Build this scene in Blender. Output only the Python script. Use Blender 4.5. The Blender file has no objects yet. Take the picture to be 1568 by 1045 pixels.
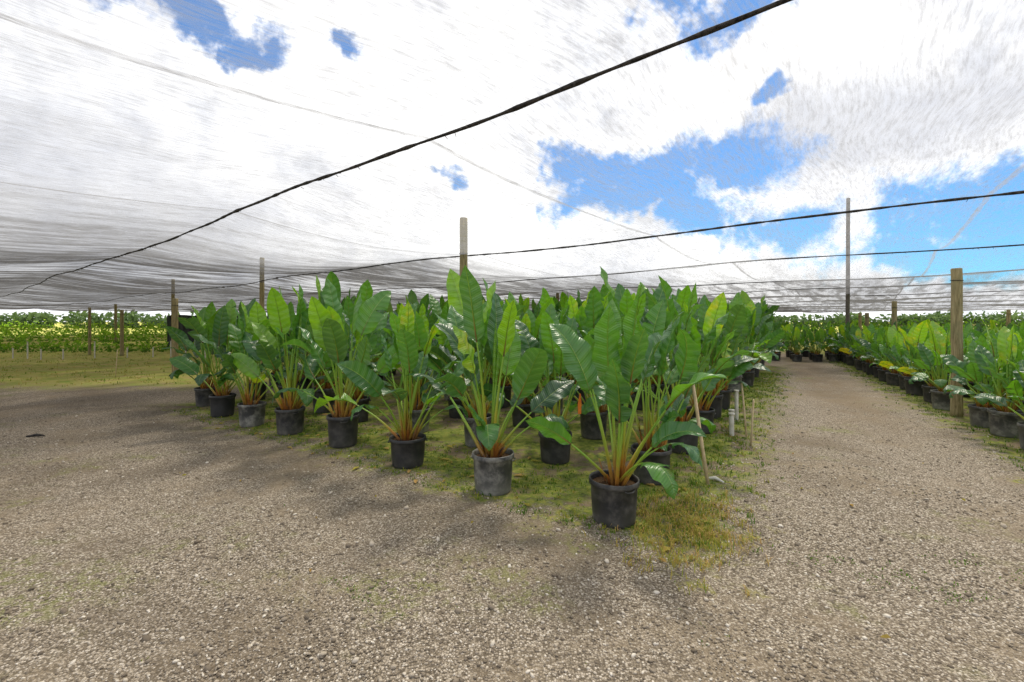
import bpy, math, random
import numpy as np
from mathutils import Vector
R=math.radians
scene=bpy.context.scene
H=1.65
U=np.array([-0.785,0.62]); V2=np.array([0.62,0.785])   # cable / seam directions (net)

# ---------------------------------------------------------------- helpers
class NT:
    def __init__(s,tree): s.t=tree; s.n=tree.nodes; s.l=tree.links
    def node(s,typ,**kw):
        n=s.n.new(typ)
        for k,v in kw.items():
            if k=='inp':
                for a,b in v.items():
                    if isinstance(b,bpy.types.NodeSocket): s.l.new(b,n.inputs[a])
                    else: n.inputs[a].default_value=b
            else: setattr(n,k,v)
        return n
    def math(s,op,a,b=None,c=None,clamp=False):
        n=s.n.new('ShaderNodeMath'); n.operation=op; n.use_clamp=clamp
        for i,x in enumerate((a,b,c)):
            if x is None: continue
            if isinstance(x,bpy.types.NodeSocket): s.l.new(x,n.inputs[i])
            else: n.inputs[i].default_value=x
        return n.outputs[0]
    def vmath(s,op,a,b=None,out=0):
        n=s.n.new('ShaderNodeVectorMath'); n.operation=op
        for i,x in enumerate((a,b)):
            if x is None: continue
            if isinstance(x,bpy.types.NodeSocket): s.l.new(x,n.inputs[i])
            else: n.inputs[i].default_value=x
        return n.outputs[out]
    def noise(s,vec,scale,detail=4,rough=.55,dist=0,out='Fac'):
        n=s.node('ShaderNodeTexNoise',inp={'Scale':scale,'Detail':detail,'Roughness':rough,'Distortion':dist})
        s.l.new(vec,n.inputs['Vector']); return n.outputs[out]
    def smooth(s,x,a,b,lo=0,hi=1):
        n=s.n.new('ShaderNodeMapRange'); n.interpolation_type='SMOOTHSTEP'
        s.l.new(x,n.inputs[0]); n.inputs[1].default_value=a; n.inputs[2].default_value=b
        n.inputs[3].default_value=lo; n.inputs[4].default_value=hi; return n.outputs[0]
    def mix(s,f,a,b,mode='MIX'):
        n=s.n.new('ShaderNodeMix'); n.data_type='RGBA'; n.blend_type=mode
        for k,x in ((0,f),(6,a),(7,b)):
            if isinstance(x,bpy.types.NodeSocket): s.l.new(x,n.inputs[k])
            elif k==0: n.inputs[0].default_value=x
            else: n.inputs[k].default_value=(*x,1) if len(x)==3 else x
        return n.outputs[2]
    def ramp(s,f,stops):
        n=s.n.new('ShaderNodeValToRGB'); e=n.color_ramp.elements
        while len(e)<len(stops): e.new(.5)
        for i,(p,c) in enumerate(stops): e[i].position=p; e[i].color=(*c,1)
        s.l.new(f,n.inputs[0]); return n.outputs[0]
    def bump(s,h,strength,dist):
        n=s.n.new('ShaderNodeBump'); n.inputs['Strength'].default_value=strength; n.inputs['Distance'].default_value=dist
        s.l.new(h,n.inputs['Height']); return n.outputs[0]
def newmat(name):
    m=bpy.data.materials.new(name); m.use_nodes=True; m.node_tree.nodes.clear()
    return m,NT(m.node_tree)
def finish(nt,sh):
    o=nt.n.new('ShaderNodeOutputMaterial'); nt.l.new(sh,o.inputs[0])
def principled(nt,col,rough=.6,spec=.5,normal=None):
    p=nt.n.new('ShaderNodeBsdfPrincipled')
    for k,x in (('Base Color',col),('Roughness',rough),('Specular IOR Level',spec)):
        if isinstance(x,bpy.types.NodeSocket): nt.l.new(x,p.inputs[k])
        else: p.inputs[k].default_value=(*x,1) if isinstance(x,tuple) else x
    if normal is not None: nt.l.new(normal,p.inputs['Normal'])
    return p.outputs[0]
def geo_pos(nt): return nt.n.new('ShaderNodeNewGeometry').outputs['Position']
def obj_co(nt): return nt.n.new('ShaderNodeTexCoord').outputs['Object']

class MB:
    def __init__(s): s.v=[];s.f=[];s.m=[];s.uv=[];s.t=[]
    def add(s,verts,faces,mat=0,uvs=None,tint=0.):
        o=len(s.v); s.v.extend([tuple(x) for x in verts])
        s.uv.extend(uvs if uvs is not None else [(0,0)]*len(verts))
        if np.isscalar(tint): s.t.extend([tint]*len(verts))
        else: s.t.extend(tint)
        s.f.extend([tuple(i+o for i in f) for f in faces]); s.m.extend([mat]*len(faces))
    def mesh(s,name,mats,smooth=True):
        me=bpy.data.meshes.new(name); me.from_pydata(s.v,[],s.f)
        for m in mats: me.materials.append(m)
        me.polygons.foreach_set('material_index',s.m)
        me.polygons.foreach_set('use_smooth',[smooth]*len(s.f))
        li=np.zeros(len(me.loops),dtype=np.int32); me.loops.foreach_get('vertex_index',li)
        uvl=me.uv_layers.new(name='UVMap'); uvl.data.foreach_set('uv',np.array(s.uv,dtype=np.float32)[li].ravel())
        a=me.attributes.new('tint','FLOAT','POINT'); a.data.foreach_set('value',np.array(s.t,dtype=np.float32))
        me.update(); return me
def link(name,me,loc=(0,0,0),rot=0,sc=1,parent=None):
    o=bpy.data.objects.new(name,me); scene.collection.objects.link(o)
    o.location=loc; o.rotation_euler=(0,0,rot) if not isinstance(rot,tuple) else rot
    o.scale=(sc,sc,sc) if np.isscalar(sc) else sc
    if parent: o.parent=parent
    return o
def tube(mb,pts,radii,seg=8,mat=0,cap=True,tint=0.):
    pts=[np.array(p,float) for p in pts]; n=len(pts); vs=[];fs=[];uv=[]
    ref=np.array([0,0,1.]); 
    for i,p in enumerate(pts):
        d=pts[min(i+1,n-1)]-pts[max(i-1,0)]; d/=np.linalg.norm(d)+1e-9
        r=ref if abs(d@ref)<.95 else np.array([1.,0,0])
        a=np.cross(d,r); a/=np.linalg.norm(a); b=np.cross(d,a)
        for k in range(seg):
            th=2*math.pi*k/seg
            vs.append(p+(a*math.cos(th)+b*math.sin(th))*radii[i]); uv.append((k/seg,i/(n-1)))
    for i in range(n-1):
        for k in range(seg):
            k2=(k+1)%seg; fs.append((i*seg+k,i*seg+k2,(i+1)*seg+k2,(i+1)*seg+k))
    if cap: fs.append(tuple(range(seg))[::-1]); fs.append(tuple((n-1)*seg+k for k in range(seg)))
    mb.add(vs,fs,mat,uv,tint)

# ---------------------------------------------------------------- materials
leaf_m,nt=newmat('leaf_green')
tc=nt.n.new('ShaderNodeTexCoord'); uv=tc.outputs['UV']
sep=nt.node('ShaderNodeSeparateXYZ'); nt.l.new(uv,sep.inputs[0])
att=nt.node('ShaderNodeAttribute',attribute_name='tint').outputs['Fac']
rnd=nt.n.new('ShaderNodeObjectInfo').outputs['Random']
ax=nt.math('ABSOLUTE',sep.outputs[0])
ph=nt.math('SUBTRACT',nt.math('MULTIPLY',sep.outputs[1],300.),nt.math('MULTIPLY',ax,7.))
vein=nt.math('SINE',ph)
vein2=nt.math('SINE',nt.math('MULTIPLY',ph,.27))
tt=nt.math('ADD',att,nt.math('MULTIPLY',nt.math('SUBTRACT',rnd,.5),.12))
big=nt.noise(tc.outputs['Object'],6,2)
tt=nt.math('ADD',tt,nt.math('MULTIPLY',nt.math('SUBTRACT',big,.5),.35),clamp=True)
col=nt.ramp(tt,[(0,(.014,.068,.024)),(.3,(.028,.132,.026)),(.6,(.085,.25,.024)),(.88,(.22,.42,.028)),(1,(.62,.50,.04))])
col=nt.mix(nt.math('MULTIPLY',nt.smooth(vein2,.2,1),.18),col,(.15,.27,.08))
col=nt.mix(nt.math('MULTIPLY',nt.smooth(vein,.3,1),.14),col,(.015,.06,.01))
col=nt.mix(nt.smooth(ax,.035,.0),col,(.34,.45,.11))
col=nt.mix(nt.math('MULTIPLY',nt.smooth(big,.68,.76),.3),col,(.22,.17,.05))
hgt=nt.math('ADD',nt.math('MULTIPLY',vein,.35),vein2)
bn=nt.bump(hgt,.7,.004)
p=principled(nt,col,.33,.8,bn)
tr=nt.n.new('ShaderNodeBsdfTranslucent')
hs=nt.n.new('ShaderNodeHueSaturation'); hs.inputs['Value'].default_value=1.8; hs.inputs['Saturation'].default_value=1.1; nt.l.new(col,hs.inputs['Color'])
tcol=nt.mix(.3,hs.outputs[0],(.32,.48,.02))
nt.l.new(tcol,tr.inputs[0])
mx=nt.n.new('ShaderNodeMixShader'); mx.inputs[0].default_value=.32; nt.l.new(p,mx.inputs[1]); nt.l.new(tr.outputs[0],mx.inputs[2])
finish(nt,mx.outputs[0])
stem_m,nt=newmat('petiole_green')
tc=nt.n.new('ShaderNodeTexCoord'); sep=nt.node('ShaderNodeSeparateXYZ'); nt.l.new(tc.outputs['UV'],sep.inputs[0])
at=nt.node('ShaderNodeAttribute',attribute_name='tint').outputs['Fac']
f=nt.math('ADD',sep.outputs[1],nt.math('MULTIPLY',nt.math('SUBTRACT',nt.noise(tc.outputs['Object'],25,2),.5),.25))
c1=nt.ramp(f,[(0,(.16,.05,.015)),(.2,(.42,.17,.02)),(.4,(.34,.34,.03)),(.75,(.22,.38,.035)),(1,(.24,.42,.05))])
c2=nt.ramp(f,[(0,(.07,.04,.018)),(.13,(.2,.15,.03)),(.35,(.14,.26,.025)),(1,(.15,.33,.03))])
finish(nt,principled(nt,nt.mix(at,c2,c1),.4,.5))
def potmat(name,dark,dust,amt):
    m,nt=newmat(name)
    oc=obj_co(nt); rnd=nt.n.new('ShaderNodeObjectInfo').outputs['Random']
    sz=nt.node('ShaderNodeSeparateXYZ'); nt.l.new(oc,sz.inputs[0])
    nn=nt.noise(nt.vmath('ADD',oc,nt.node('ShaderNodeCombineXYZ',inp={0:nt.math('MULTIPLY',rnd,30.)}).outputs[0]),8,4,.65)
    d=nt.math('ADD',nt.smooth(sz.outputs[2],.2,.0,0,.5),nt.smooth(nn,.40,.72,0,.9))
    d=nt.math('MULTIPLY',d,nt.math('ADD',nt.math('MULTIPLY',rnd,.5),amt),clamp=True)
    finish(nt,principled(nt,nt.mix(d,dark,dust),nt.smooth(nn,.3,.7,.38,.65),.5,nt.bump(nn,.25,.004))); return m
pot_m=potmat('black_plastic',(.016,.017,.020),(.16,.15,.13),.12)
pot2_m=potmat('dusty_plastic',(.045,.046,.048),(.28,.27,.24),.5)
soil_m,nt=newmat('potting_soil')
oc=obj_co(nt); n1=nt.noise(oc,60,4,.7)
finish(nt,principled(nt,nt.ramp(n1,[(.3,(.02,.012,.008)),(.7,(.12,.07,.035))]),.95,.1,nt.bump(n1,1,.02)))
wood_m,nt=newmat('weathered_wood')
oc=obj_co(nt); mp=nt.node('ShaderNodeMapping',inp={'Scale':(14,14,1.2)}); nt.l.new(oc,mp.inputs[0])
n1=nt.noise(mp.outputs[0],3,6,.65,.6); n2=nt.noise(oc,2.5,3)
c=nt.ramp(n1,[(.3,(.12,.095,.045)),(.5,(.30,.24,.125)),(.72,(.46,.385,.22))])
c=nt.mix(nt.smooth(n2,.45,.7,0,.5),c,(.18,.18,.09))
finish(nt,principled(nt,c,.85,.2,nt.bump(n1,.6,.01)))
stake_m,nt=newmat('pale_stake_wood')
oc=obj_co(nt); n1=nt.noise(oc,12,4)
finish(nt,principled(nt,nt.ramp(n1,[(.3,(.5,.38,.22)),(.7,(.7,.58,.38))]),.8,.2))
white_m,nt=newmat('white_plastic')
oc=obj_co(nt); n1=nt.noise(oc,9,4)
finish(nt,principled(nt,nt.ramp(n1,[(.3,(.5,.47,.38)),(.7,(.72,.7,.64))]),.5,.4))
steel_m,nt=newmat('galvanised_pole')
n1=nt.noise(obj_co(nt),6,4)
finish(nt,principled(nt,nt.ramp(n1,[(.3,(.10,.085,.07)),(.7,(.18,.155,.13))]),.6,.4))
cable_m,nt=newmat('dark_cable')
n1=nt.noise(obj_co(nt),40,3)
finish(nt,principled(nt,nt.ramp(n1,[(.35,(.012,.011,.010)),(.7,(.07,.062,.055))]),.8,.2))
tag_m,nt=newmat('orange_tag'); n1=nt.noise(obj_co(nt),30,3)
finish(nt,principled(nt,nt.ramp(n1,[(.3,(.7,.15,.01)),(.7,(.85,.25,.02))]),.5,.4))
def vegmat(name,stops,tf=.3):
    m,nt=newmat(name); at=nt.node('ShaderNodeAttribute',attribute_name='tint').outputs['Fac']
    c=nt.ramp(at,stops); p=principled(nt,c,.7,.2); tr=nt.n.new('ShaderNodeBsdfTranslucent'); nt.l.new(c,tr.inputs[0])
    mx=nt.n.new('ShaderNodeMixShader'); mx.inputs[0].default_value=tf; nt.l.new(p,mx.inputs[1]); nt.l.new(tr.outputs[0],mx.inputs[2]); finish(nt,mx.outputs[0]); return m
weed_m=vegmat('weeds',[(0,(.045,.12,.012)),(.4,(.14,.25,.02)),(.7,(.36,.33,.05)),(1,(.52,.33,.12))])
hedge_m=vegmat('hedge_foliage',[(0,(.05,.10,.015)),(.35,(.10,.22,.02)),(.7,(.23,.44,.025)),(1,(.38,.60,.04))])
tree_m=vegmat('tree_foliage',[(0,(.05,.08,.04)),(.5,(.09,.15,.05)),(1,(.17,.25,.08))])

# net
net_m,nt=newmat('shade_cloth')
uv=nt.n.new('ShaderNodeTexCoord').outputs['UV']; sep=nt.node('ShaderNodeSeparateXYZ'); nt.l.new(uv,sep.inputs[0])
uu,vv=sep.outputs[0],sep.outputs[1]
warp=nt.noise(uv,.5,1,.5,0)
u2=nt.math('ADD',uu,nt.math('MULTIPLY',warp,.5))
cb=nt.node('ShaderNodeCombineXYZ',inp={0:u2,1:nt.math('MULTIPLY',vv,.12)}).outputs[0]
s1=nt.noise(cb,38,3,.75,.04)
cb2=nt.node('ShaderNodeCombineXYZ',inp={0:u2,1:nt.math('MULTIPLY',vv,.2)}).outputs[0]
s2=nt.noise(cb2,2.6,3,.62)
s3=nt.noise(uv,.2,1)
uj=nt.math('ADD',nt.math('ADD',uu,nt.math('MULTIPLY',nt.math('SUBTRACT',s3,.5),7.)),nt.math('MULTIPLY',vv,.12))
dark=nt.math('MAXIMUM',nt.smooth(uj,5,14),nt.smooth(nt.math('ADD',vv,nt.math('MULTIPLY',uu,.6)),12,22,0,.75))  # grazing-view darkening of the far left and back net, painted by position
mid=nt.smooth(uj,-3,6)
q=nt.math('DIVIDE',nt.math('ADD',uu,1.),3.7)
wn=nt.node('ShaderNodeTexWhiteNoise',noise_dimensions='1D'); nt.l.new(nt.math('FLOOR',q),wn.inputs['W'])
seam=nt.smooth(nt.math('ABSOLUTE',nt.math('SUBTRACT',nt.math('FRACT',q),.5)),.490,.496)
op=nt.math('ADD',nt.smooth(s1,.34,.70,.0,.34),nt.smooth(s2,.35,.72,.0,.15))
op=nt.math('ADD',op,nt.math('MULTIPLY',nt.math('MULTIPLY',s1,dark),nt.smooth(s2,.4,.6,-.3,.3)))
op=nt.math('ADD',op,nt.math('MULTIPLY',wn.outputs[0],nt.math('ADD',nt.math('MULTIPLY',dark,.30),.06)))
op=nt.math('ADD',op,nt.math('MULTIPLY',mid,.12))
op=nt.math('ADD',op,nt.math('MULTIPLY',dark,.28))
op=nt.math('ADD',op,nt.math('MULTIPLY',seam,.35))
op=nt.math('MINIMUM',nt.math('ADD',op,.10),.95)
c=nt.mix(dark,(.34,.34,.35),(.045,.042,.039))  # cloth colour carries the painted grazing-view darkening
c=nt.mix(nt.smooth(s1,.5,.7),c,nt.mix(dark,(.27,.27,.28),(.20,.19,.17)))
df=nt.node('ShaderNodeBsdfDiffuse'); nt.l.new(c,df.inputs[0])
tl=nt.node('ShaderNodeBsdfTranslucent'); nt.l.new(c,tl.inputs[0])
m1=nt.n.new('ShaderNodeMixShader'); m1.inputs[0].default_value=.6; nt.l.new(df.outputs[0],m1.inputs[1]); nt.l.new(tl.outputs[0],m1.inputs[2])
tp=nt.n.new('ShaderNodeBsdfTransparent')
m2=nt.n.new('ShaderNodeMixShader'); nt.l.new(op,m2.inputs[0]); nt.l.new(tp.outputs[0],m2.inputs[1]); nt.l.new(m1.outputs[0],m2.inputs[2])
finish(nt,m2.outputs[0])

# ---------------------------------------------------------------- beds layout
A=np.array([.844,3.77]); su=np.array([-.987,.703]); sv=np.array([.63,.985])
ud=su/np.linalg.norm(su); vd=sv/np.linalg.norm(sv)
det=ud[0]*vd[1]-ud[1]*vd[0]
def bedco(P):
    q=np.asarray(P)-A
    return (q[...,0]*vd[1]-q[...,1]*vd[0])/det, (ud[0]*q[...,1]-ud[1]*q[...,0])/det

# ground material
gm,nt=newmat('gravel_ground')
pos=geo_pos(nt); sp=nt.node('ShaderNodeSeparateXYZ'); nt.l.new(pos,sp.inputs[0]); X,Y=sp.outputs[0],sp.outputs[1]
def lin(a,b,c):
    return nt.math('ADD',nt.math('ADD',nt.math('MULTIPLY',X,a),nt.math('MULTIPLY',Y,b)),c)
bu=lin(vd[1]/det,-vd[0]/det,(-A[0]*vd[1]+A[1]*vd[0])/det)
bv=lin(-ud[1]/det,ud[0]/det,(A[0]*ud[1]-A[1]*ud[0])/det)
n_big=nt.noise(pos,.45,3,.6); n_med=nt.noise(pos,2.2,4,.65); n_fine=nt.noise(pos,11,3,.7)
jit=nt.math('ADD',nt.math('MULTIPLY',nt.math('SUBTRACT',n_med,.5),2.0),nt.math('MULTIPLY',nt.math('SUBTRACT',n_fine,.5),1.2))
def box(u,v,u0,u1,v0,v1,w=.35):
    uj=nt.math('ADD',u,jit); vj=nt.math('ADD',v,jit)
    a=nt.math('MULTIPLY',nt.smooth(uj,u0-w,u0+w),nt.smooth(uj,u1+w,u1-w))
    b=nt.math('MULTIPLY',nt.smooth(vj,v0-w,v0+w),nt.smooth(vj,v1+w,v1-w))
    return nt.math('MULTIPLY',a,b)
bed=box(bu,bv,-.75,9.2,-.2,15.6)
rd=np.array([.47,.88]); rp=np.array([.88,-.47]); R0=np.array([7.45,7.15])
rv=lin(rd[0],rd[1],-(R0@rd)); ru=lin(rp[0],rp[1],-(R0@rp))
bed2=box(ru,rv,-.45,9,-3,40,.25)
vor=nt.node('ShaderNodeTexVoronoi',inp={'Scale':85.,'Randomness':1.}); nt.l.new(pos,vor.inputs['Vector'])
vs=nt.node('ShaderNodeSeparateColor'); nt.l.new(vor.outputs['Color'],vs.inputs[0])
st=nt.ramp(vs.outputs[0],[(0,(.14,.112,.08)),(.35,(.27,.222,.165)),(.75,(.42,.355,.275)),(1,(.64,.57,.48))])
gap=nt.smooth(vor.outputs['Distance'],.42,.72)
st=nt.mix(nt.math('MULTIPLY',gap,.75),st,(.09,.07,.048))
soilc=nt.ramp(n_fine,[(.3,(.19,.145,.095)),(.7,(.34,.27,.185))])
soilmask=nt.math('MULTIPLY',nt.smooth(nt.math('ADD',nt.math('MULTIPLY',n_big,.6),nt.math('MULTIPLY',n_med,.4)),.47,.60),.6)
g=nt.mix(soilmask,st,soilc)
n_w=nt.noise(nt.vmath('ADD',pos,(13,7,0)),.8,3,.6)
g=nt.mix(nt.smooth(n_w,.5,.68,0,.38),g,(.13,.10,.068))
track=nt.math('MULTIPLY',nt.smooth(nt.math('ABSOLUTE',nt.math('ADD',ru,1.6)),.75,.2),nt.smooth(rv,-3,1))
g=nt.mix(nt.math('MULTIPLY',track,nt.smooth(n_med,.35,.6,.2,.7)),g,(.22,.165,.105))
front_band=nt.math('MULTIPLY',nt.smooth(nt.math('ABSOLUTE',nt.math('ADD',nt.math('ADD',bv,.75),nt.math('MULTIPLY',jit,.5))),.7,.1),nt.smooth(bu,-1,1.))  # darker ground band along the front edge of the bed
g=nt.mix(nt.math('MULTIPLY',front_band,.25),g,(.13,.10,.065))
mosscol=nt.ramp(n_fine,[(.3,(.05,.08,.012)),(.5,(.17,.22,.025)),(.62,(.28,.28,.045)),(.78,(.30,.21,.09))])
soild=nt.ramp(n_med,[(.35,(.09,.066,.04)),(.65,(.25,.19,.12))])
bedc=nt.mix(nt.smooth(nt.noise(nt.vmath('ADD',pos,(3,1,0)),1.7,4,.7),.40,.52),soild,mosscol)
bm=nt.math('MAXIMUM',bed,bed2)
g=nt.mix(nt.math('MULTIPLY',bm,.88),g,bedc)
sc=nt.math('MULTIPLY',nt.smooth(nt.noise(nt.vmath('ADD',pos,(31,5,0)),.55,4,.7),.55,.66),nt.smooth(n_fine,.42,.58))
g=nt.mix(nt.math('MULTIPLY',sc,.5),g,(.18,.20,.045))
gl=nt.smooth(nt.math('ADD',lin(ud[0],ud[1],0),nt.math('MULTIPLY',jit,1.3)),11.2,12.6)
gl=nt.math('MULTIPLY',gl,nt.smooth(nt.math('ADD',Y,jit),10.5,12.5))
far=nt.smooth(nt.math('ADD',nt.vmath('LENGTH',pos,out=1),nt.math('MULTIPLY',jit,3.)),26,32)
grass=nt.ramp(n_med,[(.3,(.52,.40,.16)),(.5,(.44,.42,.10)),(.7,(.22,.34,.045))])
g=nt.mix(nt.math('MAXIMUM',nt.math('MULTIPLY',gl,.9),far),g,grass)
hh=nt.math('ADD',nt.math('MULTIPLY',nt.math('SUBTRACT',1.,vor.outputs['Distance']),.6),nt.math('MULTIPLY',n_fine,1.2))
finish(nt,principled(nt,g,.92,.15,nt.bump(hh,.8,.02)))
me=bpy.data.meshes.new('ground')
xs=np.concatenate([np.linspace(-900,-40,12),np.linspace(-36,36,181),np.linspace(40,900,12)])
ys=xs.copy()
GX,GY=np.meshgrid(xs,ys)
rg=np.random.default_rng(3)
def gz(x,y):
    z=.018*np.sin(x*1.3+.7*y)+.014*np.sin(y*1.9-.6*x+1)+.01*np.sin(2.7*x+1.1)*np.sin(2.3*y)
    return z*np.clip((36-np.hypot(x,y))/10,0,1)
GZ=gz(GX,GY)
nx=len(xs); vs_=np.stack([GX.ravel(),GY.ravel(),GZ.ravel()],1)
fc=[(j*nx+i,j*nx+i+1,(j+1)*nx+i+1,(j+1)*nx+i) for j in range(len(ys)-1) for i in range(nx-1)]
me.from_pydata(vs_.tolist(),[],fc); me.materials.append(gm); me.polygons.foreach_set('use_smooth',[True]*len(fc))
link('ground',me)

# ---------------------------------------------------------------- gravel stones
grav_m,nt=newmat('gravel_stone')
at=nt.node('ShaderNodeAttribute',attribute_name='tint').outputs['Fac']
c=nt.ramp(at,[(0,(.15,.12,.088)),(.4,(.28,.232,.175)),(.8,(.45,.385,.30)),(1,(.68,.62,.53))])
finish(nt,principled(nt,c,.85,.2))
phi=(1+5**.5)/2
ico=np.array([(-1,phi,0),(1,phi,0),(-1,-phi,0),(1,-phi,0),(0,-1,phi),(0,1,phi),(0,-1,-phi),(0,1,-phi),(phi,0,-1),(phi,0,1),(-phi,0,-1),(-phi,0,1)])/1.9
icf=np.array([(0,11,5),(0,5,1),(0,1,7),(0,7,10),(0,10,11),(1,5,9),(5,11,4),(11,10,2),(10,7,6),(7,1,8),(3,9,4),(3,4,2),(3,2,6),(3,6,8),(3,8,9),(4,9,5),(2,4,11),(6,2,10),(8,6,7),(9,8,1)])
N=62000
yy=1/(rg.uniform(1/9.,1/1.5,N)); xx=rg.uniform(-1.4,1.4,N)*yy
bu_,bv_=bedco(np.stack([xx,yy],1))
cl_=np.sin(xx*1.9+1.3*np.sin(yy*1.4))*np.sin(yy*2.1+1.1*np.sin(xx*1.7))
keep=~((bu_>-.5)&(bv_>-.15)&(rg.random(N)<.93)) & (rg.random(N)<.8+.35*cl_)
xx=xx[keep];yy=yy[keep];N=len(xx)
size=np.clip(rg.lognormal(math.log(.0049),.42,N),.0025,.02)*(.8+.12*yy.clip(0,5))
V=ico[None]*rg.uniform(.72,1.2,(N,12,1))
V=V*np.stack([rg.uniform(.8,1.5,N),rg.uniform(.7,1.1,N),rg.uniform(.4,.8,N)],1)[:,None,:]
a=rg.uniform(0,6.28,N); ca,sa=np.cos(a)[:,None],np.sin(a)[:,None]
tl_=rg.uniform(-.5,.5,N)[:,None]; z0=V[...,2]+tl_*V[...,0]
x1=V[...,0]*ca-V[...,1]*sa; y1=V[...,0]*sa+V[...,1]*ca
V=np.stack([x1,y1,z0],2)*size[:,None,None]
V[...,0]+=xx[:,None]; V[...,1]+=yy[:,None]; V[...,2]+=(gz(xx,yy)+size*.22)[:,None]
F=(icf[None]+np.arange(N)[:,None,None]*12).reshape(-1,3)
me=bpy.data.meshes.new('gravel'); me.vertices.add(N*12); me.vertices.foreach_set('co',V.astype(np.float32).ravel())
me.loops.add(F.size); me.loops.foreach_set('vertex_index',F.astype(np.int32).ravel())
me.polygons.add(len(F)); me.polygons.foreach_set('loop_start',(np.arange(len(F))*3).astype(np.int32))
at=me.attributes.new('tint','FLOAT','POINT'); at.data.foreach_set('value',np.repeat(rg.random(N)**1.3,12).astype(np.float32))
me.materials.append(grav_m); me.update(); me.validate(); link('gravel',me)

# ---------------------------------------------------------------- plant builder
WT=[0,.03,.09,.2,.36,.55,.72,.86,.95,1]; WW=[.0,.42,.74,.94,1,.95,.79,.5,.22,0]
def rot_step(d,n,a): return d*math.cos(a)-n*math.sin(a), n*math.cos(a)+d*math.sin(a)
def leaf(mb,rng,base,az,lean,plen,pr,bl,bw,pbend,bbend,fold,tint,roll,tears=0,red=1.,curl=0):
    a=np.array([math.cos(az),math.sin(az),0.]); up=np.array([0,0,1.])
    d=up*math.cos(lean)+a*math.sin(lean); n=-a*math.cos(lean)+up*math.sin(lean)
    p=np.array(base,float); pts=[p.copy()]; rr=[pr]
    K=7
    for i in range(K):
        d,n=rot_step(d,n,pbend/K); p=p+d*plen/K; pts.append(p.copy()); rr.append(pr*(1-.62*(i+1)/K))
    tube(mb,pts,rr,6,1,False,red)
    s=np.cross(d,n); n=n*math.cos(roll)+s*math.sin(roll); 
    n/=np.linalg.norm(n)
    M=18; C=[];D=[];Nn=[]
    sb=rng.uniform(-.3,.3)
    for i in range(M+1):
        C.append(p.copy());D.append(d.copy());Nn.append(n.copy())
        k=(.35+1.3*i/M)
        d,n=rot_step(d,n,bbend*k/M); s=np.cross(d,n); d=d+s*sb/M; d/=np.linalg.norm(d); n=n-d*(n@d); n/=np.linalg.norm(n)
        d=d+np.array([0,0,-1.])*.45*bbend*k/M; d/=np.linalg.norm(d); n=n-d*(n@d); n/=np.linalg.norm(n)
        p=p+d*bl/M
    ts=np.linspace(0,1,M+1); w=np.interp(ts,WT,WW)*bw/2
    cols=[0,.3,.62,.85,1.]
    ph=rng.uniform(0,6.28); fr=rng.uniform(8,18); amp=rng.uniform(.06,.18)
    for sgn in (-1,1):
        cuts=sorted(set([0,M]+[int(rng.uniform(3,M-2)) for _ in range(rng.poisson(tears))]))
        for ci in range(len(cuts)-1):
            i0,i1=cuts[ci],cuts[ci+1]
            df=rng.uniform(-.3,.1) if len(cuts)>2 else 0
            vs=[];uv=[];fs=[]
            for i in range(i0,i1+1):
                s=np.cross(D[i],Nn[i])*sgn
                g=0
                if i==i0 and i0>0: g=.025
                if i==i1 and i1<M: g=-.01
                for c in cols:
                    ang=fold+df-curl*c
                    off=s*(c*w[i]*math.cos(ang))+Nn[i]*(c*w[i]*math.sin(ang))
                    off=off+Nn[i]*(math.sin(ts[i]*fr+ph+sgn)*amp*c*c*w[i]*1.6)
                    off=off+D[i]*(c*w[i]*.22 + g*c*2)*(1-ts[i]**4)
                    vs.append(C[i]+off); uv.append((sgn*c,ts[i]*bl))
            nc=len(cols)
            for i in range(i1-i0):
                for c in range(nc-1):
                    q=(i*nc+c,i*nc+c+1,(i+1)*nc+c+1,(i+1)*nc+c)
                    fs.append(q if sgn>0 else q[::-1])
            mb.add(vs,fs,0,uv,tint)
    tube(mb,[C[i]-Nn[i]*.004 for i in range(0,M+1,2)],[pr*.36*(1-.8*i/M)+.0008 for i in range(0,M+1,2)],4,1,False,red*.2)
def spear(mb,rng,base,az,lean,ln,pr):
    a=np.array([math.cos(az),math.sin(az),0.]); p=np.array(base,float); pts=[];rr=[]
    for i in range(12):
        t=i/11; pts.append(p+ (np.array([0,0,1.])*math.cos(lean)+a*math.sin(lean))*ln*t)
        rr.append(pr*(1-.5*t) if t<.55 else (.016*math.sin(math.pi*min(1,(t-.5)/.5))**.6+.003))
    tube(mb,pts[:7],rr[:7],6,1,False,.5); 
    n0=len(mb.v); tube(mb,pts[6:],rr[6:],7,0,False,.8)
    for k in range(n0,len(mb.v)): mb.uv[k]=(.5,mb.uv[k][1]*.6)
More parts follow.
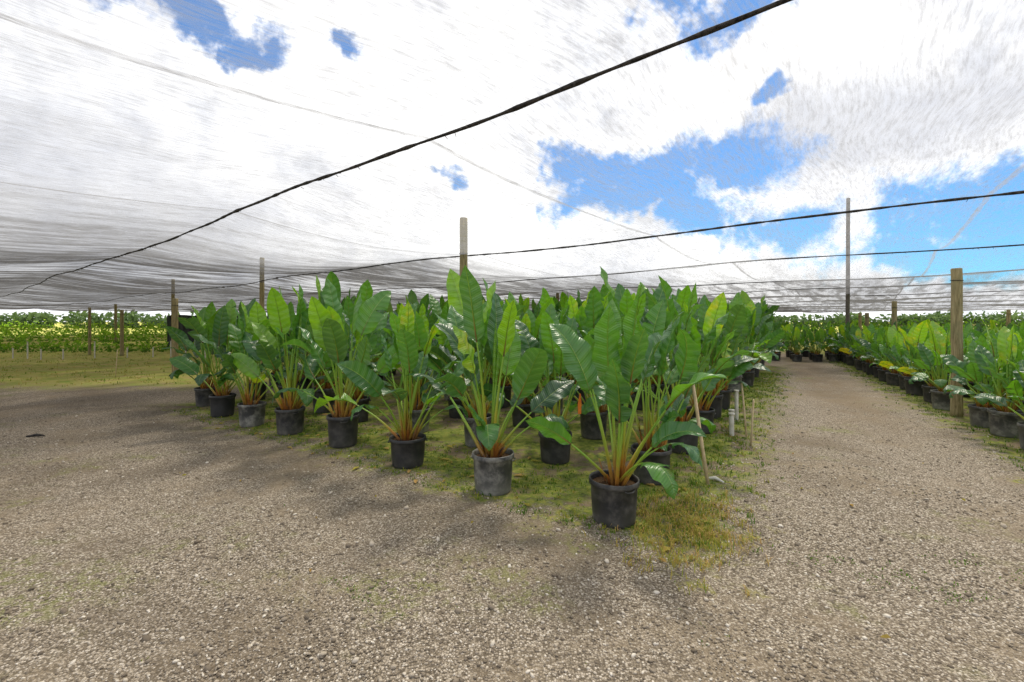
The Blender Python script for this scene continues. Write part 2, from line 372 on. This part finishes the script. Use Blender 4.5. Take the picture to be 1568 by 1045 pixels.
def build_plant(seed,n=15,hs=1.,spread=1.,lime=.5):
    rng=np.random.default_rng(seed); mb=MB(); z=.31
    nsh=3; sh=[(rng.uniform(-.07,.07),rng.uniform(-.07,.07)) for _ in range(nsh)]
    az0=rng.uniform(0,6.28)
    for i in range(n):
        r=i/(n-1.)
        s=sh[i%nsh]
        az=az0+i*2.4+rng.uniform(-.45,.45)
        lean=(R(2)+R(31)*r**1.3*spread)*rng.uniform(.55,1.3)
        pl=(.98-.46*r)*hs*rng.uniform(.80,1.16)
        bl=(.67-.15*r)*rng.uniform(.78,1.14)*(.5+.5*hs); bw=bl*rng.uniform(.34,.44)
        base=(s[0]+math.cos(az)*.025*(1+r),s[1]+math.sin(az)*.025*(1+r),z)
        tint=np.clip(rng.normal((.62 if r<.35 else .32)*lime*1.9,.22),.0,.85)
        if r>.8 and rng.random()<.06: tint=.96
        leaf(mb,rng,base,az,lean,pl,.018*rng.uniform(.85,1.15),bl,bw,R(4+18*r)*rng.uniform(.2,1.5),
             R(10+50*r)*rng.uniform(.25,1.5),R(rng.uniform(2,32)),tint,rng.normal(0,.8),
             tears=(.6 if r>.3 else .15),red=rng.uniform(.2,1),curl=rng.uniform(0,.4))
    for k in range(2):
        az=rng.uniform(0,6.28); leaf(mb,rng,(math.cos(az)*.06,math.sin(az)*.06,z),az,R(rng.uniform(22,38)),.38*hs+.1,.014,.44*(.5+.5*hs),.20,R(25),R(105),R(5),rng.uniform(.05,.5),rng.normal(0,.3),.8,.5,.3)
    for k in range(2): spear(mb,rng,(sh[k][0],sh[k][1],z),rng.uniform(0,6.28),R(rng.uniform(2,9)),1.25*hs*rng.uniform(.8,1),.014)
    for k in range(8):
        a=rng.uniform(0,6.28); b=np.array([math.cos(a)*.07,math.sin(a)*.07,z]); l=rng.uniform(.08,.22)
        o=np.array([math.cos(a)*.06,math.sin(a)*.06,l]); t=np.array([-math.sin(a),math.cos(a),0])*.018
        mb.add([b-t,b+t,b+o+t*.4,b+o-t*.4],[(0,1,2,3)],1,[(0,0),(1,0),(1,.12),(0,.12)],1.)
    return mb.mesh('bird_of_paradise_foliage',[leaf_m,stem_m])
def build_pot(name,mat,rt=.2,rb=.17,h=.36):
    mb=MB(); prof=[(rb*.3,.0),(rb-.008,.0),(rb,.008),(rb+.004,.03),(rb+(rt-rb)*.45,h*.45),(rb+(rt-rb)*.47,h*.47),(rt-.010,h-.052),(rt-.008,h-.05),(rt+.004,h-.047),(rt+.006,h-.03),(rt+.004,h-.006),(rt,h),(rt-.006,h-.002),(rt-.012,h-.02),(rt-.016,h-.06)]
    S=40; vs=[];fs=[]
    for (r,z) in prof:
        for k in range(S):
            th=2*math.pi*k/S; rr=r*(1+.010*math.sin(2*th+1)); 
            if .04<z<h-.06 and k%8==0: rr+=.004
            vs.append((rr*math.cos(th),rr*math.sin(th),z))
    for i in range(len(prof)-1):
        for k in range(S): fs.append((i*S+k,i*S+(k+1)%S,(i+1)*S+(k+1)%S,(i+1)*S+k))
    mb.add(vs,fs,0)
    vs=[(0,0,h-.045)];fs=[]
    rr=np.random.default_rng(1)
    for j,r in enumerate((.33,.66,1.)):
        for k in range(20):
            th=2*math.pi*k/20; vs.append(((rt-.013)*r*math.cos(th),(rt-.013)*r*math.sin(th),h-.05+rr.uniform(-.006,.012)*(r<1)))
    for k in range(20):
        k2=(k+1)%20; fs.append((0,1+k,1+k2))
        for j in range(2): fs.append((1+j*20+k,1+(j+1)*20+k,1+(j+1)*20+k2,1+j*20+k2))
    mb.add(vs,fs,1)
    for sx in (-1,1):
        pts=[(sx*(rt+.004),-.045,h-.05),(sx*(rt+.016),-.03,h-.055),(sx*(rt+.018),0,h-.057),(sx*(rt+.016),.03,h-.055),(sx*(rt+.004),.045,h-.05)]
        tube(mb,pts,[.006]*5,6,0)
    return mb.mesh(name,[mat,soil_m])
pot=build_pot('nursery_pot',pot_m); pot2=build_pot('dusty_nursery_pot',pot2_m)
rng=np.random.default_rng(11)
bigs=[build_plant(100+i,n=int(rng.integers(14,19)),hs=rng.uniform(.98,1.16),spread=rng.uniform(.9,1.3),lime=rng.uniform(.38,.60)) for i in range(12)]
smalls=[build_plant(300+i,n=int(rng.integers(12,16)),hs=rng.uniform(.70,.85),spread=1.25,lime=rng.uniform(.45,.62)) for i in range(5)]
prn=random.Random(4)
def plant(me,x,y,rot,sc,light=None):
    o=link('bird_of_paradise_plant',me,(x,y,float(gz(np.array(x),np.array(y)))),rot,sc)
    if light is None: light=prn.random()<.22
    link('nursery_pot',pot2 if light else pot,(0,0,0),prn.uniform(0,6.28),(1/sc,1/sc,1),o); return o
front=[(.844,3.77),(-.185,4.44),(-1.19,5.20),(-2.2,5.93),(-3.26,6.69),(-4.18,7.32),(-5.08,7.99),(-6.03,8.98)]
fs_=[(0,.5,.98),(1,2.2,1.04),(2,4.0,.90),(3,1.0,1.10),(4,5.1,1.04),(5,.3,1.0),(6,3.3,1.04),(7,2.9,1.0)]
for k,((x,y),(mi,ro,s)) in enumerate(zip(front,fs_)): plant(bigs[mi],x,y,ro,s,k in (1,5))
for j in range(1,14):
    for i in range(0,8+(j>1)):
        P=A+su*i+sv*j+rng.uniform(-.09,.09,2)
        if j==1 and i<2: P=[(1.445,4.73),(.52,5.48)][i]
        if j>1 and rng.random()<.05: continue
        plant(bigs[int(rng.integers(12))],P[0],P[1],rng.uniform(0,6.28),rng.uniform(.92,1.2)*(1+.008*j))
for j in range(-3,17):
    for i in range(0,6):
        P=R0+rd*.85*j+rp*.85*i+rng.uniform(-.08,.08,2)
        if np.hypot(*(P-np.array([7.75,7.93])))<.3: P=P+rp*.35
        plant(smalls[int(rng.integers(5))],P[0],P[1],rng.uniform(0,6.28),rng.uniform(.85,1.02),i==0 and j<3)
for j in range(0,3):
    for i in range(-1,5):
        P=np.array([11.0,18.9])+np.array([.85,-.08])*i*.9+np.array([.45,.9])*j*1.1+rng.uniform(-.1,.1,2)
        plant(smalls[int(rng.integers(5))],P[0],P[1],rng.uniform(0,6.28),rng.uniform(.75,.9))
for k in range(80):
    x=rng.uniform(8,45); y=rng.uniform(23,38)
    if x/y<.5 : continue
    plant(smalls[int(rng.integers(5))],x,y,rng.uniform(0,6.28),rng.uniform(.8,1.0))

# ---------------------------------------------------------------- posts
NH=3.05
def post(name,x,y,h,r=.078,seed=0,mat=wood_m,lean=(0,0)):
    rr=random.Random(seed); mb=MB(); n=14; pts=[];ra=[]
    for i in range(n):
        t=i/(n-1); pts.append((lean[0]*t*h+rr.uniform(-.004,.004),lean[1]*t*h+rr.uniform(-.004,.004),-.1+t*(h+.1))); ra.append(r*(1.06-.12*t)*rr.uniform(.98,1.02))
    pts.append((pts[-1][0],pts[-1][1],h+.008)); ra.append(r*.86)
    tube(mb,pts,ra,18,0)
    if mat is wood_m:
        zz=min(h-.2,NH)
        tube(mb,[((r+.004)*math.cos(q),(r+.004)*math.sin(q),zz+.01*math.sin(q)) for q in np.linspace(0,6.28,14)],[.006]*14,5,1,False)
    return link(name,mb.mesh(name,[mat,cable_m]),(x,y,0))
for k,(x,y,h,r) in enumerate([(-1.0,9.4,3.77,.085),(7.75,7.93,2.56,.08),(12.6,15,2.3,.075),(15.6,20,2.0,.08),(19.5,25.5,2.1,.08),
        (-10.25,13.85,2.33,.08),(-18.6,21.7,2.18,.075),(-20.6,22.2,2.3,.06),(-8.9,16.2,3.9,.08),(-17.5,23.5,3.8,.08),(8.5,24,3.0,.08),(2.2,22,3.0,.08),
        (24,22,2.2,.08),(-27,31,2.8,.08)]):
    post('wooden_post',x,y,h,r,k)
post('utility_pole',16.0,21.7,7.5,.085,77,steel_m,(.004,0))

# ---------------------------------------------------------------- net and cables
cabv=[-7.,-2.3,2.35,7.0,12.2,18.,24.,30.,37.,45.,53.,61.,70.,80.]
def uvxy(u,v): return u*U[0]+v*V2[0],u*U[1]+v*V2[1]
def cabz(u,v):
    return NH+.05*np.sin(u*.31+v*.6)+.025*np.sin(u*.9+v)
ug=np.concatenate([np.arange(-60,-10,1.),np.arange(-10,22,.25),np.arange(22,76,1.)]); vg=np.concatenate([np.linspace(a,b,17)[:-1] for a,b in zip(cabv[:-1],cabv[1:])]+[[cabv[-1]]])
UG,VG=np.meshgrid(ug,vg)
idx=np.clip(np.searchsorted(cabv,VG,side='right')-1,0,len(cabv)-2)
c0=np.array(cabv)[idx]; c1=np.array(cabv)[idx+1]; fr_=(VG-c0)/(c1-c0)
ZG=cabz(UG,c0)*(1-fr_)+cabz(UG,c1)*fr_ - .16*4*fr_*(1-fr_)*(1+.4*np.sin(UG*.45+idx*2))
ZG+= .03*np.sin(UG*1.7+.5*VG)*np.sin(math.pi*fr_)+.012*np.sin(UG*6+2*np.sin(VG))*np.sin(math.pi*fr_)
XG,YG=uvxy(UG,VG)
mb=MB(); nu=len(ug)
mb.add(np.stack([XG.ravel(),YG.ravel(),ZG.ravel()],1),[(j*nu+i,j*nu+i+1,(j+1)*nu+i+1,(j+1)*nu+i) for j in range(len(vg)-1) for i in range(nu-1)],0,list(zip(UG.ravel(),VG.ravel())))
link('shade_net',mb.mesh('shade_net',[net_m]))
for v in cabv:
    mb=MB(); rr=random.Random(int(v*10)); us=np.arange(-59,75,.12 if v<10 else .5); pts=[];ra=[]
    for u in us:
        x,y=uvxy(u,v+.02*math.sin(u*1.1)+(.008*math.sin(u*3.7) if v<10 else 0)); pts.append((x,y,cabz(u,v)-.022)); ra.append(.0135*rr.uniform(.7,1.4)+(.012 if rr.random()<.012 else 0))
    tube(mb,pts,ra,7,0)
    for k in range(60):
        u=rr.uniform(-10,20); x,y=uvxy(u,v); z=cabz(u,v)-.03
        tube(mb,[(x,y,z),(x+rr.uniform(-.03,.03),y+rr.uniform(-.03,.03),z-rr.uniform(.01,.035))],[.003,.002],4,0)
    link('support_cable',mb.mesh('support_cable',[cable_m]))

# ---------------------------------------------------------------- weeds & grass in the beds
rw=np.random.default_rng(5); mb=MB()
def tuft(x,y,n,h,t0,spr=.04,w=.004):
    z=float(gz(np.array(x),np.array(y)))-.004
    for k in range(n):
        a=rw.uniform(0,6.28); b=rw.uniform(0,6.28); r=rw.uniform(0,spr); px,py=x+r*math.cos(b),y+r*math.sin(b)
        hh=h*rw.uniform(.5,1.2); le=hh*rw.uniform(.3,1.2); sx,sy=-math.sin(a)*w,math.cos(a)*w
        m=(px+math.cos(a)*le*.4,py+math.sin(a)*le*.4,z+hh*.7); e=(px+math.cos(a)*le,py+math.sin(a)*le,z+hh*rw.uniform(.5,1))
        mb.add([(px-sx,py-sy,z),(px+sx,py+sy,z),(m[0]+sx*.8,m[1]+sy*.8,m[2]),(m[0]-sx*.8,m[1]-sy*.8,m[2]),e],[(0,1,2,3),(3,2,4)],0,None,float(np.clip(t0+rw.normal(0,.12),0,1)))
for k in range(2800):
    u=rw.uniform(-.3,8.5); v=rw.uniform(-.4,1.0) if rw.random()<.6 else rw.uniform(0,8)
    P=A+ud*u+vd*v; tuft(P[0],P[1],rw.integers(3,8),rw.uniform(.015,.05),rw.uniform(.05,.7))
for k in range(1700):
    u=-abs(rw.normal(.40,.3)); v=rw.uniform(-.1,13)
    P=A+ud*u+vd*v; tuft(P[0],P[1],rw.integers(3,9),rw.uniform(.02,.07),rw.uniform(.1,.65))
for k in range(330):
    P=A+ud*rw.normal(-.52,.22)+vd*rw.normal(.30,.38); tuft(P[0],P[1],rw.integers(5,11),rw.uniform(.04,.10),rw.uniform(.55,1.),.07,.003)
for k in range(600):
    P=R0+rd*rw.uniform(-3,14)+rp*rw.normal(-.3,.18); tuft(P[0],P[1],rw.integers(3,8),rw.uniform(.02,.07),rw.uniform(.05,.5))
for k in range(110):
    x,y=rw.uniform(-4,6),rw.uniform(2,7); tuft(x,y,rw.integers(2,5),rw.uniform(.008,.02),rw.uniform(.2,.6),.03,.003)
for c in [(2.35,3.0),(2.6,2.95),(2.75,2.75),(3.1,3.15),(2.2,3.2),(.62,3.7),(2.45,4.9),(-1.0,2.75),(3.4,2.9)]:
    for k in range(12): tuft(c[0]+rw.normal(0,.11),c[1]+rw.normal(0,.08),5,.018,.3,.05,.004)
for k in range(1600):
    x=rw.uniform(-26,-7.5); y=rw.uniform(11.5,24); tuft(x,y,3,rw.uniform(.03,.10),rw.uniform(.35,.85),.12,.008)
link('weeds',mb.mesh('weeds',[weed_m],False))
mb=MB()
for k in range(90):
    if k<66:
        P=A+ud*rw.uniform(-.7,7.5)+vd*rw.uniform(-.5,1.2)
    else: P=np.array([rw.uniform(-5,5),rw.uniform(2.3,7)])
    a=rw.uniform(0,6.28); l=rw.uniform(.02,.07)*(1 if k<66 else .5); w=l*.35; z=float(gz(P[0],P[1]))+.012
    c,s=math.cos(a),math.sin(a); q=[(-l,0,0),(-l*.3,-w,.012),(l*.5,-w*.8,.01),(l,0,.0),(l*.5,w*.8,.014),(-l*.3,w,.006),(0,0,-.004)]
    mb.add([(P[0]+x*c-y*s,P[1]+x*s+y*c,z+zz) for x,y,zz in q],[(6,i,(i+1)%6) for i in range(6)],0,None,float(rw.uniform(.7,1)))
link('fallen_leaves',mb.mesh('fallen_leaves',[weed_m],False))
mb=MB(); tube(mb,[(-6.85,6.42,.02),(-6.75,6.46,.035),(-6.62,6.44,.03)],[.012,.02,.01],7,0); link('fallen_stick',mb.mesh('fallen_stick',[cable_m]))

# ---------------------------------------------------------------- stakes, pvc
def stake(x,y,l,lean,az,w=.014):
    mb=MB(); dx,dy=math.cos(az)*math.sin(lean),math.sin(az)*math.sin(lean)
    tube(mb,[(0,0,0),(dx*l*.5,dy*l*.5,l*.5*math.cos(lean)),(dx*l,dy*l,l*math.cos(lean)),(dx*(l+.02),dy*(l+.02),(l+.02)*math.cos(lean))],[w,w,w,w*.5],4,0)
    return link('wooden_stake',mb.mesh('wooden_stake',[stake_m]),(x,y,0))
stake(1.98,4.60,1.02,R(8),R(165),.018); stake(3.15,6.0,.6,R(4),.3); stake(3.35,6.5,.75,R(6),2.)
stake(-11.5,13.2,.8,R(3),1); stake(-10.0,15.0,1.1,R(4),2)
def pipe(x,y,h,r=.03):
    mb=MB(); tube(mb,[(0,0,0),(0,0,h*.5),(0,0,h)],[r]*3,14,0,False); tube(mb,[(0,0,h-.03),(0,0,h)],[r*1.25]*2,14,0); link('irrigation_riser',mb.mesh('irrigation_riser',[white_m]),(x,y,0))
pipe(3.16,6.55,.33,.035); pipe(3.28,6.8,.33,.035); pipe(3.75,7.6,.5,.03)
for k in range(12): pipe(-24+k*.95,19.5+.5*math.sin(k)+k*.1,.45+.3*(k%3==0),.025)
mb=MB(); tube(mb,[(2.02,4.72,.02),(2.10,4.70,.03),(2.14,4.60,.02)],[.012,.02,.008],6,0); link('plastic_scrap',mb.mesh('plastic_scrap',[white_m]))
mb=MB(); mb.add([(0,0,0),(.035,.004,0),(.04,.01,.09),(.03,.0,.2),(.015,-.006,.21),(-.002,0,.1)],[(0,1,2,5),(5,2,3,4)],0); link('plant_tag',mb.mesh('plant_tag',[tag_m]),(.66,4.55,.72),.2)

# ---------------------------------------------------------------- background vegetation
def foliage_mass(name,boxes,cnt,size,t0,t1,seed,mat=None):
    r=np.random.default_rng(seed); mb=MB()
    for (cx,cy,cz,rx,ry,rz) in boxes:
        for k in range(cnt):
            v=r.normal(size=3); v/=np.linalg.norm(v); v*=r.uniform(.55,1.08)
            p=np.array([cx+v[0]*rx,cy+v[1]*ry,max(.02,cz+v[2]*rz)])
            a=r.normal(size=3); a/=np.linalg.norm(a); b=np.cross(a,r.normal(size=3)); b/=np.linalg.norm(b)
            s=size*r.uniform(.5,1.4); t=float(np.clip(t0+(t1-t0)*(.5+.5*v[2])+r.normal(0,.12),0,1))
            mb.add([p-a*s,p-b*s*.5,p+a*s,p+b*s*.5],[(0,1,2,3)],0,None,t)
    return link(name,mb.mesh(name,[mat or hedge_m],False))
rb=np.random.default_rng(21)
for row in range(4):
    y0=32+row*8
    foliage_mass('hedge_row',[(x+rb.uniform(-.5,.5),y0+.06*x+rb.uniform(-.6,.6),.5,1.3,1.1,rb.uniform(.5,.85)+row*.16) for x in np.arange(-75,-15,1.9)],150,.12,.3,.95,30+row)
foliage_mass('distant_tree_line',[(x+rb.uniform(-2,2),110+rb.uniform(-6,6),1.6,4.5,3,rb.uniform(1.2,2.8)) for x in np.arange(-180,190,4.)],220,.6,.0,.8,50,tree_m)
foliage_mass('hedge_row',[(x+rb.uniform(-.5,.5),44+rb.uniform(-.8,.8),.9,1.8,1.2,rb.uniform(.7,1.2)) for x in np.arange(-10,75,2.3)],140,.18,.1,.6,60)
foliage_mass('seedling_bed',[(x+rb.uniform(-.3,.3),24+rb.uniform(-.3,.3)+.5*r_,.22,.35,.3,.28) for r_ in range(4) for x in np.arange(-33,-13,.9)],26,.09,.25,.8,70)
scr_m,nt=newmat('dark_screen_cloth'); mp=nt.node('ShaderNodeMapping',inp={'Scale':(2,2,.4)}); nt.l.new(geo_pos(nt),mp.inputs[0])
n1=nt.noise(mp.outputs[0],3,4)
finish(nt,principled(nt,nt.ramp(n1,[(.3,(.025,.027,.028)),(.7,(.08,.085,.085))]),.9,.1))
mb=MB(); n=40; vs=[]
for i in range(n):
    t=i/(n-1); x=-22+14*t; y=29+1.5*t+.12*math.sin(i*1.3)
    for j in range(4): vs.append((x,y+.05*math.sin(i*.9+j),.0+j/3*2.0+.05*math.sin(i*.7)))
mb.add(vs,[(i*4+j,(i+1)*4+j,(i+1)*4+j+1,i*4+j+1) for i in range(n-1) for j in range(3)],0)
link('screen_fence',mb.mesh('screen_fence',[scr_m]))

# ---------------------------------------------------------------- world
SE,SA=R(58),R(28)
w=bpy.data.worlds.new('World'); scene.world=w; w.use_nodes=True; w.node_tree.nodes.clear(); nt=NT(w.node_tree)
sky=nt.node('ShaderNodeTexSky',sky_type='NISHITA',sun_disc=False,sun_elevation=SE,sun_rotation=SA)
sky.air_density=1.0; sky.dust_density=.2; sky.ozone_density=1.0
dirv=nt.n.new('ShaderNodeTexCoord').outputs['Generated']
dn=nt.vmath('NORMALIZE',dirv)
n1=nt.noise(dn,6.5,4,.6,0,'Color'); n0=nt.noise(dn,13,5,.68); nl=nt.noise(nt.vmath('ADD',dn,(4.1,2,0)),3.2,3,.6,.3)
wd=nt.vmath('ADD',dn,nt.vmath('MULTIPLY',nt.vmath('SUBTRACT',n1,(.5,.5,.5)),(.3,.3,.17)))
def D(px,py):
    v=np.array([px-784,697,492-py],float); return v/np.linalg.norm(v)
blobs=[(D(985,290),.20,.068),(D(1095,252),.17,.062),(D(900,270),.12,.04),(D(1060,330),.13,.05),(D(1560,330),.22,.085),(D(1490,385),.13,.04),(D(1180,355),.10,.045),(D(1110,0),.13,.04),
       (D(300,25),.14,.035),(D(400,75),.06,.025),(D(540,80),.05,.025),(D(680,286),.045,.025),(D(1212,132),.035,.018),
       (np.array([-.3,-.8,.4]),.4,.3),(np.array([.8,-.4,.5]),.35,.2)]
acc=None
for c,rx,rz in blobs:
    q=nt.vmath('MULTIPLY',nt.vmath('SUBTRACT',wd,tuple(c)),(1/rx,1/rx,1/rz))
    v=nt.math('SUBTRACT',1.,nt.vmath('LENGTH',q,out=1))
    acc=v if acc is None else nt.math('MAXIMUM',acc,v)
acc=nt.math('ADD',acc,nt.math('MULTIPLY',nt.math('SUBTRACT',n0,.5),2.4))
blue=nt.smooth(acc,-.22,.45)
cl=nt.ramp(nt.math('ADD',nt.math('MULTIPLY',nl,.65),nt.math('MULTIPLY',n0,.35)),[(.36,(.50,.52,.57)),(.46,(.80,.81,.84)),(.55,(1,1,1))])
for (cx,cy,rx,rz,a_) in ((1340,190,.30,.12,.7),(60,330,.5,.22,.55)):
    gq=nt.vmath('LENGTH',nt.vmath('MULTIPLY',nt.vmath('SUBTRACT',wd,tuple(D(cx,cy))),(1/rx,1/rx,1/rz)),out=1)
    cl=nt.mix(nt.smooth(gq,1.1,.35,0,a_),cl,(.44,.46,.52))
skc=nt.mix(1.,sky.outputs[0],(.30,.90,1.4),'MULTIPLY')
bg1=nt.node('ShaderNodeBackground',inp={'Strength':.12}); nt.l.new(skc,bg1.inputs[0])
bg2=nt.node('ShaderNodeBackground',inp={'Strength':1.65}); nt.l.new(cl,bg2.inputs[0])
mx=nt.n.new('ShaderNodeMixShader'); nt.l.new(blue,mx.inputs[0]); nt.l.new(bg2.outputs[0],mx.inputs[1]); nt.l.new(bg1.outputs[0],mx.inputs[2])
o=nt.n.new('ShaderNodeOutputWorld'); nt.l.new(mx.outputs[0],o.inputs[0])
w.cycles.sampling_method='MANUAL'; w.cycles.sample_map_resolution=512
L=bpy.data.lights.new('sun','SUN'); L.energy=4.3; L.angle=R(10); L.color=(1,.92,.77)
so=bpy.data.objects.new('sun',L); scene.collection.objects.link(so)
sd=Vector((math.sin(SA)*math.cos(SE),math.cos(SA)*math.cos(SE),math.sin(SE)))
so.rotation_euler=sd.to_track_quat('Z','Y').to_euler()
cam=bpy.data.cameras.new('camera'); cam.lens=16; cam.sensor_width=36; cam.shift_y=-.0195; cam.clip_end=3000; cam.clip_start=.05
co=bpy.data.objects.new('camera',cam); scene.collection.objects.link(co); co.location=(0,0,H); co.rotation_euler=(R(90),0,0); scene.camera=co
scene.view_settings.view_transform='Standard'; scene.view_settings.look='None'; scene.view_settings.exposure=0
